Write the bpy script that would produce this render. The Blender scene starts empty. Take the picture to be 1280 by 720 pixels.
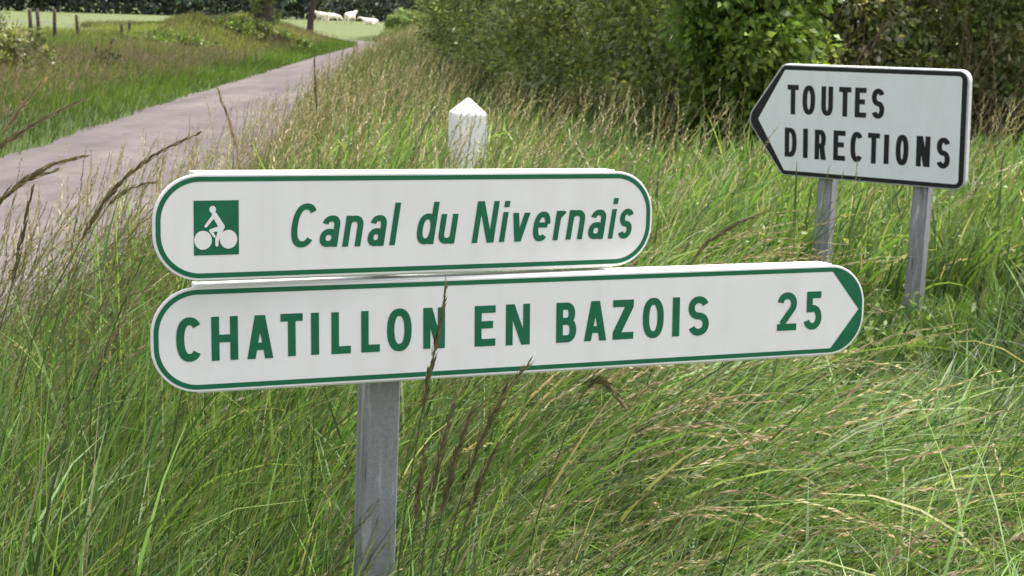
import bpy, bmesh, math, random
import numpy as np
from mathutils import Vector, Matrix

SC = bpy.context.scene
COL = SC.collection
rng = np.random.default_rng(7)
random.seed(7)

# ------------------------------------------------------------------ camera, sky, sun, exposure
F = 1800.0
CR = np.array([0.99951, 0.00586, 0.03086]); CU = np.array([-0.03141, 0.18657, 0.98194]); CF = np.array([0.0, 0.98242, -0.18666])
CO = np.array([0.0, 0.0, 1.55])
cam_d = bpy.data.cameras.new('camera')
cam = bpy.data.objects.new('camera', cam_d); COL.objects.link(cam)
cam_d.sensor_width = 36.0; cam_d.lens = F / 1280 * 36
cam_d.clip_start = 0.05; cam_d.clip_end = 4000
cam_d.dof.use_dof = True; cam_d.dof.focus_distance = 2.25; cam_d.dof.aperture_fstop = 17
M = Matrix.Identity(4)
for i in range(3):
    M[i][0], M[i][1], M[i][2], M[i][3] = CR[i], CU[i], -CF[i], CO[i]
cam.matrix_world = M
SC.camera = cam

SUN = Vector((0.46, 0.30, 1.35)).normalized()
world = bpy.data.worlds.new('World'); SC.world = world; world.use_nodes = True
wn = world.node_tree
sky = wn.nodes.new('ShaderNodeTexSky'); sky.sky_type = 'NISHITA'; sky.sun_disc = False
sky.sun_elevation = math.asin(SUN.z); sky.sun_rotation = math.atan2(SUN.x, SUN.y)
sky.air_density = 1.0; sky.dust_density = 4.0; sky.ozone_density = 1.0
bg = wn.nodes['Background']; bg.inputs['Strength'].default_value = 0.14
veil = wn.nodes.new('ShaderNodeHueSaturation'); veil.inputs['Saturation'].default_value = .30   # thin white cloud over the blue
wn.links.new(sky.outputs[0], veil.inputs['Color']); wn.links.new(veil.outputs[0], bg.inputs['Color'])
sun_d = bpy.data.lights.new('sun', 'SUN'); sun_d.energy = 2.7; sun_d.angle = math.radians(1.6); sun_d.color = (1.0, 0.95, 0.87)
sun = bpy.data.objects.new('sun', sun_d); COL.objects.link(sun)
sun.rotation_euler = SUN.to_track_quat('Z', 'Y').to_euler(); sun.location = (5, 5, 30)
SC.view_settings.view_transform = 'Standard'; SC.view_settings.look = 'None'
SC.view_settings.gamma = 1.0; SC.view_settings.exposure = 1.46


def at(px, py, y):
    """world point on the ray of a photograph pixel, at world depth y"""
    d = CF + CR * (px - 640) / F - CU * (py - 360) / F
    return CO + d * (y / d[1])


# ------------------------------------------------------------------ small helpers
def sstep(t):
    t = np.clip(t, 0, 1); return t * t * (3 - 2 * t)


def rgb(*c):
    return (c[0], c[1], c[2], 1.0)


def put(name, me, mat=None, parent=None, loc=None):
    o = bpy.data.objects.new(name, me); COL.objects.link(o)
    if mat is not None and not me.materials: me.materials.append(mat)
    if parent is not None: o.parent = parent
    if loc is not None: o.location = loc
    return o


def empty(name, loc):
    o = bpy.data.objects.new(name, None); COL.objects.link(o); o.location = loc; o.empty_display_size = 0.1
    return o


def tag(o, label=None, cat=None, group=None, kind=None):
    if label: o['label'] = label
    if cat: o['category'] = cat
    if group: o['group'] = group
    if kind: o['kind'] = kind
    return o


def mesh_np(name, V, Fq, col=None, smooth=False):
    """V (n,3), Fq list of equal-width face index arrays"""
    me = bpy.data.meshes.new(name)
    V = np.ascontiguousarray(V, dtype=np.float32)
    Fs = Fq if isinstance(Fq, list) else [Fq]
    Fs = [np.asarray(f, dtype=np.int32) for f in Fs if len(f)]
    li = np.concatenate([f.ravel() for f in Fs])
    tot = np.concatenate([np.full(len(f), f.shape[1], dtype=np.int32) for f in Fs])
    start = np.concatenate([[0], np.cumsum(tot)[:-1]]).astype(np.int32)
    me.vertices.add(len(V)); me.vertices.foreach_set('co', V.ravel())
    me.loops.add(len(li)); me.loops.foreach_set('vertex_index', li)
    me.polygons.add(len(tot)); me.polygons.foreach_set('loop_start', start); me.polygons.foreach_set('loop_total', tot)
    if smooth: me.polygons.foreach_set('use_smooth', np.ones(len(tot), dtype=bool))
    me.update(calc_edges=True)
    if col is not None:
        a = me.color_attributes.new('col', 'FLOAT_COLOR', 'POINT')
        c = np.ones((len(V), 4), dtype=np.float32); c[:, :3] = col
        a.data.foreach_set('color', c.ravel())
    return me


def tube_np(P, R, n=8, cap=True):
    """tapered tube along points P with radii R -> V, quads, caps"""
    P = np.asarray(P, float); R = np.asarray(R, float); K = len(P)
    T = np.gradient(P, axis=0); T /= np.linalg.norm(T, axis=1)[:, None] + 1e-12
    ref = np.array([0, 0, 1.0]) if abs(T[0][2]) < .9 else np.array([1.0, 0, 0])
    A = np.cross(T, ref); A /= np.linalg.norm(A, axis=1)[:, None]; B = np.cross(T, A)
    an = np.linspace(0, 2 * np.pi, n, endpoint=False)
    V = (P[:, None] + R[:, None, None] * (A[:, None] * np.cos(an)[None, :, None] + B[:, None] * np.sin(an)[None, :, None])).reshape(-1, 3)
    i = np.arange(K - 1)[:, None] * n; j = np.arange(n)[None]; j2 = (j + 1) % n
    Q = np.stack([i + j, i + j2, i + n + j2, i + n + j], -1).reshape(-1, 4)
    return V, Q


class Buf:
    def __init__(s): s.V = []; s.Q = []; s.C = []; s.n = 0
    def add(s, V, Q, c=None):
        s.V.append(V); s.Q.append(np.asarray(Q) + s.n); s.n += len(V)
        if c is not None:
            c = np.asarray(c, float); s.C.append(np.broadcast_to(c, (len(V), 3)))
    def mesh(s, name, smooth=False):
        return mesh_np(name, np.concatenate(s.V), np.concatenate(s.Q), np.concatenate(s.C) if s.C else None, smooth)


# ------------------------------------------------------------------ materials
def new_mat(name):
    m = bpy.data.materials.new(name); m.use_nodes = True
    return m, m.node_tree, m.node_tree.nodes['Principled BSDF']


def noise(nt, scale, detail=4, rough=.6, coord='Object'):
    tc = nt.nodes.new('ShaderNodeTexCoord'); n = nt.nodes.new('ShaderNodeTexNoise')
    n.inputs['Scale'].default_value = scale; n.inputs['Detail'].default_value = detail; n.inputs['Roughness'].default_value = rough
    nt.links.new(tc.outputs[coord], n.inputs['Vector']); return n


def ramp(nt, src, stops):
    r = nt.nodes.new('ShaderNodeValToRGB'); e = r.color_ramp.elements
    e[0].position, e[0].color = stops[0][0], rgb(*stops[0][1]); e[1].position, e[1].color = stops[-1][0], rgb(*stops[-1][1])
    for p, c in stops[1:-1]:
        k = e.new(p); k.color = rgb(*c)
    nt.links.new(src, r.inputs['Fac']); return r


def mixc(nt, a, b, fac, mode='MIX'):
    m = nt.nodes.new('ShaderNodeMix'); m.data_type = 'RGBA'; m.blend_type = mode
    for s, v in ((m.inputs[0], fac), (m.inputs[6], a), (m.inputs[7], b)):
        if hasattr(v, 'type') and hasattr(v, 'node'): nt.links.new(v, s)
        elif isinstance(v, (int, float)): s.default_value = v
        else: s.default_value = rgb(*v)
    return m.outputs[2]


def bump(nt, p, src, strength, dist):
    b = nt.nodes.new('ShaderNodeBump'); b.inputs['Strength'].default_value = strength; b.inputs['Distance'].default_value = dist
    nt.links.new(src, b.inputs['Height']); nt.links.new(b.outputs[0], p.inputs['Normal'])


def mat_leafy(name, trans=.35, rough=.55, spec=.25, boost=1.5, gain=1.0):
    m, nt, p = new_mat(name)
    a = nt.nodes.new('ShaderNodeAttribute'); a.attribute_name = 'col'
    base = a.outputs['Color']
    if gain != 1.0: base = mixc(nt, base, (gain, gain, gain), 1.0, 'MULTIPLY')
    nt.links.new(base, p.inputs['Base Color'])
    p.inputs['Roughness'].default_value = rough; p.inputs['Specular IOR Level'].default_value = spec
    t = nt.nodes.new('ShaderNodeBsdfTranslucent')
    nt.links.new(mixc(nt, base, (boost, boost * 1.05, boost * .6), 1.0, 'MULTIPLY'), t.inputs['Color'])
    mx = nt.nodes.new('ShaderNodeMixShader'); mx.inputs[0].default_value = trans
    nt.links.new(p.outputs[0], mx.inputs[1]); nt.links.new(t.outputs[0], mx.inputs[2])
    nt.links.new(mx.outputs[0], nt.nodes['Material Output'].inputs['Surface'])
    return m


def mat_plain(name, c1, c2, scale=8, rough=.7, spec=.3, metal=0.0, bmp=0.0, bdist=.002, lo=.35, hi=.65):
    m, nt, p = new_mat(name)
    n = noise(nt, scale)
    r = ramp(nt, n.outputs[0], [(lo, c1), (hi, c2)])
    nt.links.new(r.outputs[0], p.inputs['Base Color'])
    p.inputs['Roughness'].default_value = rough; p.inputs['Specular IOR Level'].default_value = spec; p.inputs['Metallic'].default_value = metal
    if bmp: bump(nt, p, noise(nt, scale * 4).outputs[0], bmp, bdist)
    return m


def mat_attr(name, rough=.9, scale=3.0, amt=.35, bmp=.4):
    m, nt, p = new_mat(name)
    a = nt.nodes.new('ShaderNodeAttribute'); a.attribute_name = 'col'
    n = noise(nt, scale, 6)
    r = ramp(nt, n.outputs[0], [(.3, (1 - amt,) * 3), (.7, (1 + amt,) * 3)])
    nt.links.new(mixc(nt, a.outputs['Color'], r.outputs[0], 1.0, 'MULTIPLY'), p.inputs['Base Color'])
    p.inputs['Roughness'].default_value = rough; p.inputs['Specular IOR Level'].default_value = .15
    if bmp: bump(nt, p, noise(nt, scale * 6).outputs[0], bmp, .02)
    return m


def mat_sign(name, c, dirt):
    """retroreflective sheeting: almost white, faint fine grain, rain streaks and a little grime"""
    m, nt, p = new_mat(name)
    n1 = noise(nt, 7, 5); n2 = noise(nt, 900, 1); n3 = noise(nt, 160, 3)
    r1 = ramp(nt, n1.outputs[0], [(.35, tuple(v * (1 - dirt) for v in c)), (.6, c)])
    r2 = ramp(nt, n2.outputs[0], [(.3, (.95, .95, .95)), (.7, (1.0, 1.0, 1.0))])
    r3 = ramp(nt, n3.outputs[0], [(.24, (.72, .70, .64)), (.30, (1, 1, 1))])
    tc = nt.nodes.new('ShaderNodeTexCoord'); mp = nt.nodes.new('ShaderNodeMapping'); mp.inputs['Scale'].default_value = (24, 1, 4)
    n4 = nt.nodes.new('ShaderNodeTexNoise'); n4.inputs['Scale'].default_value = 1; n4.inputs['Detail'].default_value = 4
    nt.links.new(tc.outputs['Object'], mp.inputs['Vector']); nt.links.new(mp.outputs[0], n4.inputs['Vector'])
    r4 = ramp(nt, n4.outputs[0], [(.30, (.955, .95, .935)), (.52, (1, 1, 1))])
    x = mixc(nt, r1.outputs[0], r2.outputs[0], 1.0, 'MULTIPLY'); x = mixc(nt, x, r3.outputs[0], 1.0, 'MULTIPLY'); x = mixc(nt, x, r4.outputs[0], 1.0, 'MULTIPLY')
    nt.links.new(x, p.inputs['Base Color'])
    p.inputs['Roughness'].default_value = .42; p.inputs['Specular IOR Level'].default_value = .35
    return m


MAT_WHITE = mat_sign('white_sheeting', (.805, .765, .775), .05)
MAT_COOL = mat_sign('cool_white_sheeting', (.85, .86, .89), .04)
MAT_GREEN = mat_plain('green_film', (.004, .108, .050), (.006, .128, .060), 30, .4, .35)
MAT_BLACK = mat_plain('black_film', (.012, .012, .016), (.022, .022, .026), 30, .42, .35)
MAT_ALU = mat_plain('aluminium_rim', (.46, .46, .47), (.58, .58, .59), 40, .5, .4, .15)
MAT_RAIL = mat_plain('white_rail', (.78, .77, .75), (.86, .85, .83), 25, .5, .3)


def mat_galv():
    m, nt, p = new_mat('galvanised_steel')
    tc = nt.nodes.new('ShaderNodeTexCoord'); v = nt.nodes.new('ShaderNodeTexVoronoi'); v.inputs['Scale'].default_value = 300
    mp = nt.nodes.new('ShaderNodeMapping'); mp.inputs['Scale'].default_value = (1, 1, .12)
    nt.links.new(tc.outputs['Object'], v.inputs['Vector']); nt.links.new(tc.outputs['Object'], mp.inputs['Vector'])
    s = nt.nodes.new('ShaderNodeTexNoise'); s.inputs['Scale'].default_value = 70; s.inputs['Detail'].default_value = 5
    nt.links.new(mp.outputs[0], s.inputs['Vector'])
    r1 = ramp(nt, v.outputs['Color'], [(.2, (.27, .27, .295)), (.8, (.33, .33, .355))])
    r2 = ramp(nt, s.outputs[0], [(.28, (.30, .28, .27)), (.38, (.85, .84, .85)), (.58, (1, 1, 1)), (.70, (1.7, 1.7, 1.65))])
    nt.links.new(mixc(nt, r1.outputs[0], r2.outputs[0], 1.0, 'MULTIPLY'), p.inputs['Base Color'])
    p.inputs['Metallic'].default_value = .35; p.inputs['Roughness'].default_value = .55
    bump(nt, p, s.outputs[0], .25, .001)
    return m


MAT_GALV = mat_galv()
MAT_GRASS = mat_leafy('grass_blades', .38, .5, .3, 1.55)
MAT_STRAW = mat_leafy('seed_heads', .25, .7, .15, 1.2)
MAT_LEAF = mat_leafy('hedge_leaves', .35, .45, .35, 1.6)
MAT_BARK = mat_plain('bark', (.045, .035, .026), (.11, .09, .07), 14, .9, .1, 0, .8, .01)
MAT_TWIG = mat_plain('dead_twigs', (.13, .085, .06), (.24, .17, .12), 9, .9, .1)
MAT_WOOD = mat_plain('weathered_wood', (.035, .028, .022), (.08, .065, .052), 9, .9, .1, 0, .5, .01)
MAT_CONC = mat_plain('white_painted_concrete', (.60, .585, .55), (.84, .82, .80), 14, .8, .2, 0, .4, .003, .28, .42)
MAT_COW = mat_plain('cream_hide', (.66, .58, .47), (.80, .73, .62), 3, .8, .15)
MAT_WIRE = mat_plain('rusty_wire', (.12, .09, .07), (.2, .17, .15), 20, .7, .3)
MAT_GROUND = mat_attr('ground_earth', .95, 2.2, .4, .6)

# ------------------------------------------------------------------ lie of the land
LX = np.array([[-20, -4.6], [0, -4.8], [6, -4.85], [14, -5.0], [23, -5.55], [33, -5.95], [48, -6.6], [62, -6.95], [68, -7.8], [76, -11.5], [90, -24.0], [120, -55.0], [400, -350]])


def xl(y): return np.interp(y, LX[:, 0], LX[:, 1])      # left edge of the road
def xr(y): return xl(y) + 2.60 - .55 * sstep((np.asarray(y, float) - 12) / 16)                           # right edge


def hgt(x, y):
    x = np.asarray(x, float); y = np.asarray(y, float)
    a, b = xl(y), xr(y)
    far = sstep((y - 62) / 30)
    right = sstep((x - b - .05) / 1.3) * (.30 + .16 * sstep((y - 12) / 12) * np.exp(-((x - b - .9) / .8) ** 2) - .14 * sstep((y - 9) / 8) * sstep((x - b - 1.6) / 1.2)) * (1 - far)
    bank = .20 + (1.0 * sstep((y - 41) / 5) - .25 * sstep((y - 55) / 6)) * (1 - sstep((a - x - 3.6) / 1.8)) + .10 * np.sin(y * .7) + .06 * np.sin(y * 1.9 + 1)
    bank = bank * (1 - sstep((y - 80) / 16))
    t = sstep((a - x - .1) / 5.5)
    plateau = .55 + .35 * sstep((-30 - x) / 30)
    back = sstep((a - 6.5 - x) / 5)
    left = t * (bank * (1 - back) + np.minimum(bank, .35) * back * (1 - far)) + back * far * .45 * sstep((-28 - x) / 30)
    return right + left + .02 * np.sin(x * 2.3 + y * 1.1) * (x > b) + .03 * np.sin(x * .9 - y * .6) * t


def ground():
    xs = np.concatenate([[-1500, -700, -400, -250], np.arange(-200, -30, 6.0), np.arange(-30, -12, 1.0), np.arange(-12, 9, .28), np.arange(9, 40, 2.0), np.arange(40, 200, 10), [250, 400, 700, 1500]])
    ys = np.concatenate([[-1200, -500, -200, -80, -30, -15, -8, -4], np.arange(-2, 30, .4), np.arange(30, 90, 1.2), np.arange(90, 260, 6), [280, 340, 450, 700, 1100, 1800]])
    X, Y = np.meshgrid(xs, ys); Z = hgt(X, Y)
    inroad = (X > xl(Y) - .02) & (X < xr(Y) + .02)
    Z = np.where(inroad, Z - .01, Z)
    V = np.stack([X, Y, Z], -1).reshape(-1, 3)
    nx, ny = len(xs), len(ys)
    i = np.arange(ny - 1)[:, None] * nx + np.arange(nx - 1)[None]
    Q = np.stack([i, i + 1, i + nx + 1, i + nx], -1).reshape(-1, 4)
    c = np.empty((len(V), 3)); c[:] = (.045, .062, .02)
    x, y = V[:, 0], V[:, 1]
    field = sstep((xl(y) - 7 - x) / 4) * (y < 75) + (y >= 75) * 1.0
    field = np.clip(field, 0, 1)[:, None]
    c = c * (1 - field) + np.array((.100, .120, .048)) * field
    hay = (np.exp(-((x + 4.5) / 2.6) ** 2 - ((y - 84) / 9.0) ** 2))[:, None]
    c = c * (1 - hay) + np.array((.17, .145, .08)) * hay
    g = put('ground', mesh_np('ground', V, Q, c, True), MAT_GROUND); tag(g, kind='structure')


def road():
    ys = np.concatenate([np.arange(-20, 30, .5), np.arange(30, 140, 1.0)])
    us = np.array([0, .04, .25, .5, .75, .96, 1.0])
    V = []
    for y in ys:
        wob = .05 * np.sin(y * 1.7) + .04 * np.sin(y * 4.1 + 1)
        a, b = xl(y) - .03 + wob, xr(y) + .05 - .5 * wob
        for u in us: V.append((a + (b - a) * u, y, .012 + .05 * (1 - (2 * u - 1) ** 2)))
    V = np.array(V); n = len(us)
    i = np.arange(len(ys) - 1)[:, None] * n + np.arange(n - 1)[None]
    Q = np.stack([i, i + 1, i + n + 1, i + n], -1).reshape(-1, 4)
    m, nt, p = new_mat('worn_chippings')
    n1 = noise(nt, .8, 5, .6); n2 = noise(nt, 45, 4, .7); n3 = noise(nt, 6, 4, .6)
    r1 = ramp(nt, n1.outputs[0], [(.35, (.090, .077, .076)), (.65, (.128, .111, .109))])
    r2 = ramp(nt, n2.outputs[0], [(.3, (.7, .7, .7)), (.7, (1.25, 1.22, 1.2))])
    r3 = ramp(nt, n3.outputs[0], [(.28, (.70, .68, .66)), (.5, (1, 1, 1))])
    tc = nt.nodes.new('ShaderNodeTexCoord'); mp = nt.nodes.new('ShaderNodeMapping'); mp.inputs['Scale'].default_value = (2.2, .16, 1)
    n4 = nt.nodes.new('ShaderNodeTexNoise'); n4.inputs['Scale'].default_value = 1; n4.inputs['Detail'].default_value = 5
    nt.links.new(tc.outputs['Object'], mp.inputs['Vector']); nt.links.new(mp.outputs[0], n4.inputs['Vector'])
    r4 = ramp(nt, n4.outputs[0], [(.32, (.74, .74, .75)), (.55, (1, 1, 1)), (.75, (1.18, 1.15, 1.12))])
    x = mixc(nt, r1.outputs[0], r2.outputs[0], 1.0, 'MULTIPLY'); x = mixc(nt, x, r3.outputs[0], 1.0, 'MULTIPLY'); x = mixc(nt, x, r4.outputs[0], 1.0, 'MULTIPLY')
    nt.links.new(x, p.inputs['Base Color']); p.inputs['Roughness'].default_value = .85; p.inputs['Specular IOR Level'].default_value = .25
    bump(nt, p, n2.outputs[0], .5, .006)
    o = put('road', mesh_np('road', V, Q, None, True), m); tag(o, kind='structure')


ground(); road()

# ------------------------------------------------------------------ lettering
def arc(cx, cy, rx, ry, a0, a1, n=14, e=2.35):
    t = np.radians(np.linspace(a0, a1, n)); c, s = np.cos(t), np.sin(t)
    return [(cx + rx * np.sign(a) * abs(a) ** (2 / e), cy + ry * np.sign(b) * abs(b) ** (2 / e)) for a, b in zip(c, s)]


def stroke(pts, wx, wy, closed=False):
    """constant-width stroke; wx / wy are the half widths in box units along x and y"""
    P = np.array(pts, float); S = np.array([wx, wy])
    Q = P / S
    if closed: T = np.roll(Q, -1, 0) - np.roll(Q, 1, 0)
    else: T = np.gradient(Q, axis=0)
    T /= np.linalg.norm(T, axis=1)[:, None] + 1e-9
    N = np.stack([-T[:, 1], T[:, 0]], 1)
    L, R = (Q + N) * S, (Q - N) * S
    out = []
    n = len(P)
    for i in range(n if closed else n - 1):
        j = (i + 1) % n
        out.append([L[i], L[j], R[j], R[i]])
    return out


def bar(x0, y0, x1, y1): return [[(x0, y0), (x1, y0), (x1, y1), (x0, y1)]]
def diag(xb, xt, w, y0=0, y1=1): return [[(xb, y0), (xb + w, y0), (xt + w, y1), (xt, y1)]]


def glyph(g, sx, sy):
    """polygon groups of one glyph in the unit box; sx, sy = stroke width as share of the box width / height"""
    a, b = sx / 2, sy / 2
    st = lambda p, c=False: stroke(p, a, b, c)
    m = .5
    if g == 'I': return [bar(0, 0, 1, 1)]
    if g == 'l': return [bar(0, 0, 1, 1)]
    if g == 'L': return [bar(0, 0, sx, 1), bar(sx, 0, 1, sy)]
    if g == 'T': return [bar(0, 1 - sy, 1, 1), bar(.5 - a, 0, .5 + a, 1 - sy)]
    if g == 'H': return [bar(0, 0, sx, 1), bar(1 - sx, 0, 1, 1), bar(sx, m - b, 1 - sx, m + b)]
    if g == 'E': return [bar(0, 0, sx, 1), bar(sx, 0, 1, sy), bar(sx, 1 - sy, 1, 1), bar(sx, .53 - b, .88, .53 + b)]
    if g == 'N': return [bar(0, 0, sx, 1), bar(1 - sx, 0, 1, 1), [[(sx * .2, 1), (sx * 1.25, 1), (1 - sx * .2, 0), (1 - sx * 1.25, 0)]]]
    if g == 'A':
        w = sx * 1.06
        return [diag(0, .5 - w * .62, w), diag(1 - w, .5 - w * .38, w), bar(.24, .20, .76, .20 + sy * .95)]
    if g == 'v':
        w = sx * 1.1
        return [[[(0, 1), (w, 1), (.5 + w * .45, 0), (.5 - w * .55, 0)]], [[(1 - w, 1), (1, 1), (.5 + w * .55, 0), (.5 - w * .45, 0)]]]
    if g == 'Z': return [bar(0, 0, 1, sy), bar(0, 1 - sy, 1, 1), [[(0, sy), (sx * 1.35, sy), (1, 1 - sy), (1 - sx * 1.35, 1 - sy)]]]
    if g == 'O': return [st(arc(.5, .5, .5 - a, .5 - b, 0, 360 * 39 / 40, 40), True)]
    if g == 'C': return [st(arc(.5 + .02, .5, .5 - a, .5 - b, 42, 318, 36))]
    if g == 'U': return [st([(a, 1), (a, .6)] + arc(.5, .36, .5 - a, .36 - b, 180, 360, 20) + [(1 - a, .6), (1 - a, 1)])]
    if g == 'D': return [bar(0, 0, sx, 1), st([(sx, b), (.42, b)] + arc(.42, .5, .58 - a, .5 - b, -90, 90, 24, 2.5) + [(.42, 1 - b), (sx, 1 - b)])]
    if g == 'B':
        ym = .53
        return [bar(0, 0, sx, 1),
                st([(sx, 1 - b), (.5, 1 - b)] + arc(.5, (1 - b + ym) / 2, .44 - a, (1 - b - ym) / 2, 90, -90, 16) + [(.5, ym), (sx, ym)]),
                st([(sx, ym), (.52, ym)] + arc(.52, (ym + b) / 2, .48 - a, (ym - b) / 2, 90, -90, 16) + [(.52, b), (sx, b)])]
    if g == 'R':
        ym = .46
        return [bar(0, 0, sx, 1),
                st([(sx, 1 - b), (.5, 1 - b)] + arc(.5, (1 - b + ym) / 2, .47 - a, (1 - b - ym) / 2, 90, -90, 16) + [(.5, ym), (sx, ym)]),
                [[(.42, ym), (.42 + sx * 1.05, ym), (1, 0), (1 - sx * 1.15, 0)]]]
    if g in 'Ss':
        r = (1 - sy) / 4
        return [st(arc(.5, 1 - b - r, .5 - a, r, 22, 268, 22, 2.1) + arc(.5, b + r, .5 - a, r, 88, -158, 22, 2.1))]
    if g == '2':
        return [st(arc(.5, .70, .5 - a, .30 - b, 172, -38, 22, 2.1) + [(sx * .75, sy * .95)]), bar(0, 0, 1, sy)]
    if g == '5':
        return [bar(.14, 1 - sy, .95, 1), bar(.14, .46, .14 + sx, 1 - sy), st(arc(.48, .325, .52 - a, .325 - b, 124, -160, 26, 2.1))]
    if g == 'n':
        return [bar(0, 0, sx, 1), st([(a, .62)] + arc(.5, .66, .5 - a, .34 - b, 165, 0, 16) + [(1 - a, .4), (1 - a, 0)])]
    if g == 'u':
        return [bar(1 - sx, 0, 1, 1), st([(a, 1), (a, .5)] + arc(.5, .34, .5 - a, .34 - b, 180, 345, 16) + [(1 - a, .4)])]
    if g == 'a':
        return [st(arc(.52, .68, .48 - a, .32 - b, 168, 0, 16) + [(1 - a, .4), (1 - a, 0)]),
                st(arc(.47, .29, .47 - a, .29 - b, 0, 360 * 27 / 28, 28), True)]
    if g == 'd':
        return [bar(1 - sx, 0, 1, 1), st(arc(.5, .365, .5 - a, .365 - b, 0, 360 * 29 / 30, 30), True)]
    if g == 'i': return [bar(0, 0, 1, .73), bar(0, .85, 1, 1)]
    if g == 'e':
        return [bar(sx * .6, .46, 1 - sx * .5, .46 + sy * .9), st(arc(.5, .5, .5 - a, .5 - b, 8, 312, 34))]
    if g == 'r':
        return [bar(0, 0, sx, 1), st([(a, .55)] + arc(.72, .60, .72 - a, .40 - b, 168, 62, 14))]
    return []


def lettering(table, stroke_w, slant, mat, parent, lift, k=1.0):
    for g, u0, u1, v0, v1 in table:
        h = v1 - v0; sh = slant * h
        us = sh * (.5 if g in 'Caes' else .8 if g in 'dun' else 0.0 if g == 'v' else 1.0); w = (u1 - u0) - us
        sx = 1.0 if g in 'Ili' else stroke_w / w
        V, Q = [], []
        for layer, grp in enumerate(glyph(g, sx, stroke_w / h)):
            for poly in grp:
                n = len(V)
                for x, y in poly: V.append((k * (u0 + us / 2 - (sh / 2 if g == 'v' else 0) + x * w + slant * (y - .5) * h), -lift - .00004 * layer, k * (v0 + y * h)))
                Q.append([n + i for i in range(4)])
        put('letter', mesh_np('letter', np.array(V), np.array(Q)), mat, parent)


LOW_G = [('C', -0.5519, -0.5146, -0.0306, 0.0328), ('H', -0.5021, -0.4645, -0.031, 0.0321), ('A', -0.4517, -0.4142, -0.0313, 0.0317), ('T', -0.4033, -0.3709, -0.0301, 0.0321), ('I', -0.3588, -0.347, -0.0299, 0.0318), ('L', -0.3287, -0.2997, -0.0303, 0.0314), ('L', -0.284, -0.2558, -0.0302, 0.0313), ('O', -0.2447, -0.2069, -0.0312, 0.0331), ('N', -0.1888, -0.1548, -0.0297, 0.0321), ('E', -0.1076, -0.0741, -0.0303, 0.0318), ('N', -0.0572, -0.0179, -0.0309, 0.0322), ('B', 0.0258, 0.0594, -0.031, 0.0315), ('A', 0.0728, 0.1109, -0.0309, 0.032), ('Z', 0.1218, 0.1576, -0.0307, 0.032), ('O', 0.1738, 0.2106, -0.0315, 0.0332), ('I', 0.2261, 0.2388, -0.0306, 0.0323), ('S', 0.2544, 0.2916, -0.0313, 0.0326), ('2', 0.4182, 0.4546, -0.0304, 0.033), ('5', 0.4688, 0.5025, -0.0313, 0.0325)]
UPP_G = [('C', -0.198, -0.1561, -0.0317, 0.0321), ('a', -0.1536, -0.122, -0.032, 0.014), ('n', -0.1188, -0.0855, -0.0323, 0.0131), ('a', -0.0805, -0.0504, -0.0326, 0.0132), ('l', -0.0468, -0.0285, -0.0319, 0.0312), ('d', -0.0052, 0.0319, -0.032, 0.0316), ('u', 0.0302, 0.0631, -0.0322, 0.013), ('N', 0.0856, 0.1313, -0.0322, 0.0314), ('i', 0.1309, 0.1491, -0.0316, 0.0313), ('v', 0.1542, 0.1836, -0.0318, 0.0127), ('e', 0.1871, 0.219, -0.0322, 0.014), ('r', 0.222, 0.2441, -0.0314, 0.0147), ('n', 0.2454, 0.2799, -0.0309, 0.0154), ('a', 0.2844, 0.3161, -0.0314, 0.0154), ('i', 0.3195, 0.3375, -0.0312, 0.0333), ('s', 0.3377, 0.3654, -0.0318, 0.0161)]
TOU_G = [('T', -0.3866, -0.3326, 0.0291, 0.1601), ('O', -0.3136, -0.2527, 0.0313, 0.1608), ('U', -0.2237, -0.1683, 0.031, 0.1598), ('T', -0.1409, -0.0838, 0.0324, 0.1605), ('E', -0.0667, -0.0143, 0.0324, 0.1608), ('S', 0.0102, 0.0679, 0.0313, 0.1603), ('D', -0.3977, -0.339, -0.1619, -0.0308), ('I', -0.3079, -0.2847, -0.1622, -0.0305), ('R', -0.2516, -0.1967, -0.1642, -0.0316), ('E', -0.1626, -0.1063, -0.1617, -0.0298), ('C', -0.0838, -0.0247, -0.1626, -0.0302), ('T', -0.0026, 0.052, -0.1638, -0.0307), ('I', 0.071, 0.0936, -0.1613, -0.0341), ('O', 0.1242, 0.181, -0.162, -0.0298), ('N', 0.2151, 0.2758, -0.1606, -0.0309), ('S', 0.3038, 0.3621, -0.1622, -0.0313)]


# ------------------------------------------------------------------ sign plates
def basis(C, U, V):
    U = Vector(U).normalized(); V = Vector(V); V = (V - U * V.dot(U)).normalized(); Y = V.cross(U)
    m = Matrix.Identity(4)
    for i in range(3): m[i][0], m[i][1], m[i][2], m[i][3] = U[i], Y[i], V[i], C[i]
    return m


def outline(poly, radii, n=10):
    """rounded polygon"""
    out = []; N = len(poly)
    for i in range(N):
        p = np.array(poly[i], float); a = np.array(poly[i - 1], float); b = np.array(poly[(i + 1) % N], float); r = radii[i]
        if r <= 0: out.append(tuple(p)); continue
        d1 = (a - p) / np.linalg.norm(a - p); d2 = (b - p) / np.linalg.norm(b - p)
        th = np.arccos(np.clip(d1 @ d2, -1, 1)); t = r / np.tan(th / 2)
        c = p + (d1 + d2) / np.linalg.norm(d1 + d2) * r / np.sin(th / 2)
        s, e = p + d1 * t - c, p + d2 * t - c
        a0, a1 = np.arctan2(s[1], s[0]), np.arctan2(e[1], e[0])
        da = (a1 - a0 + np.pi) % (2 * np.pi) - np.pi
        for k in range(n + 1):
            an = a0 + da * k / n; out.append((c[0] + r * np.cos(an), c[1] + r * np.sin(an)))
    return out


def pill(x0, x1, h, r, n=14):
    return outline([(x0, -h), (x1, -h), (x1, h), (x0, h)], [r] * 4, n)


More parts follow.
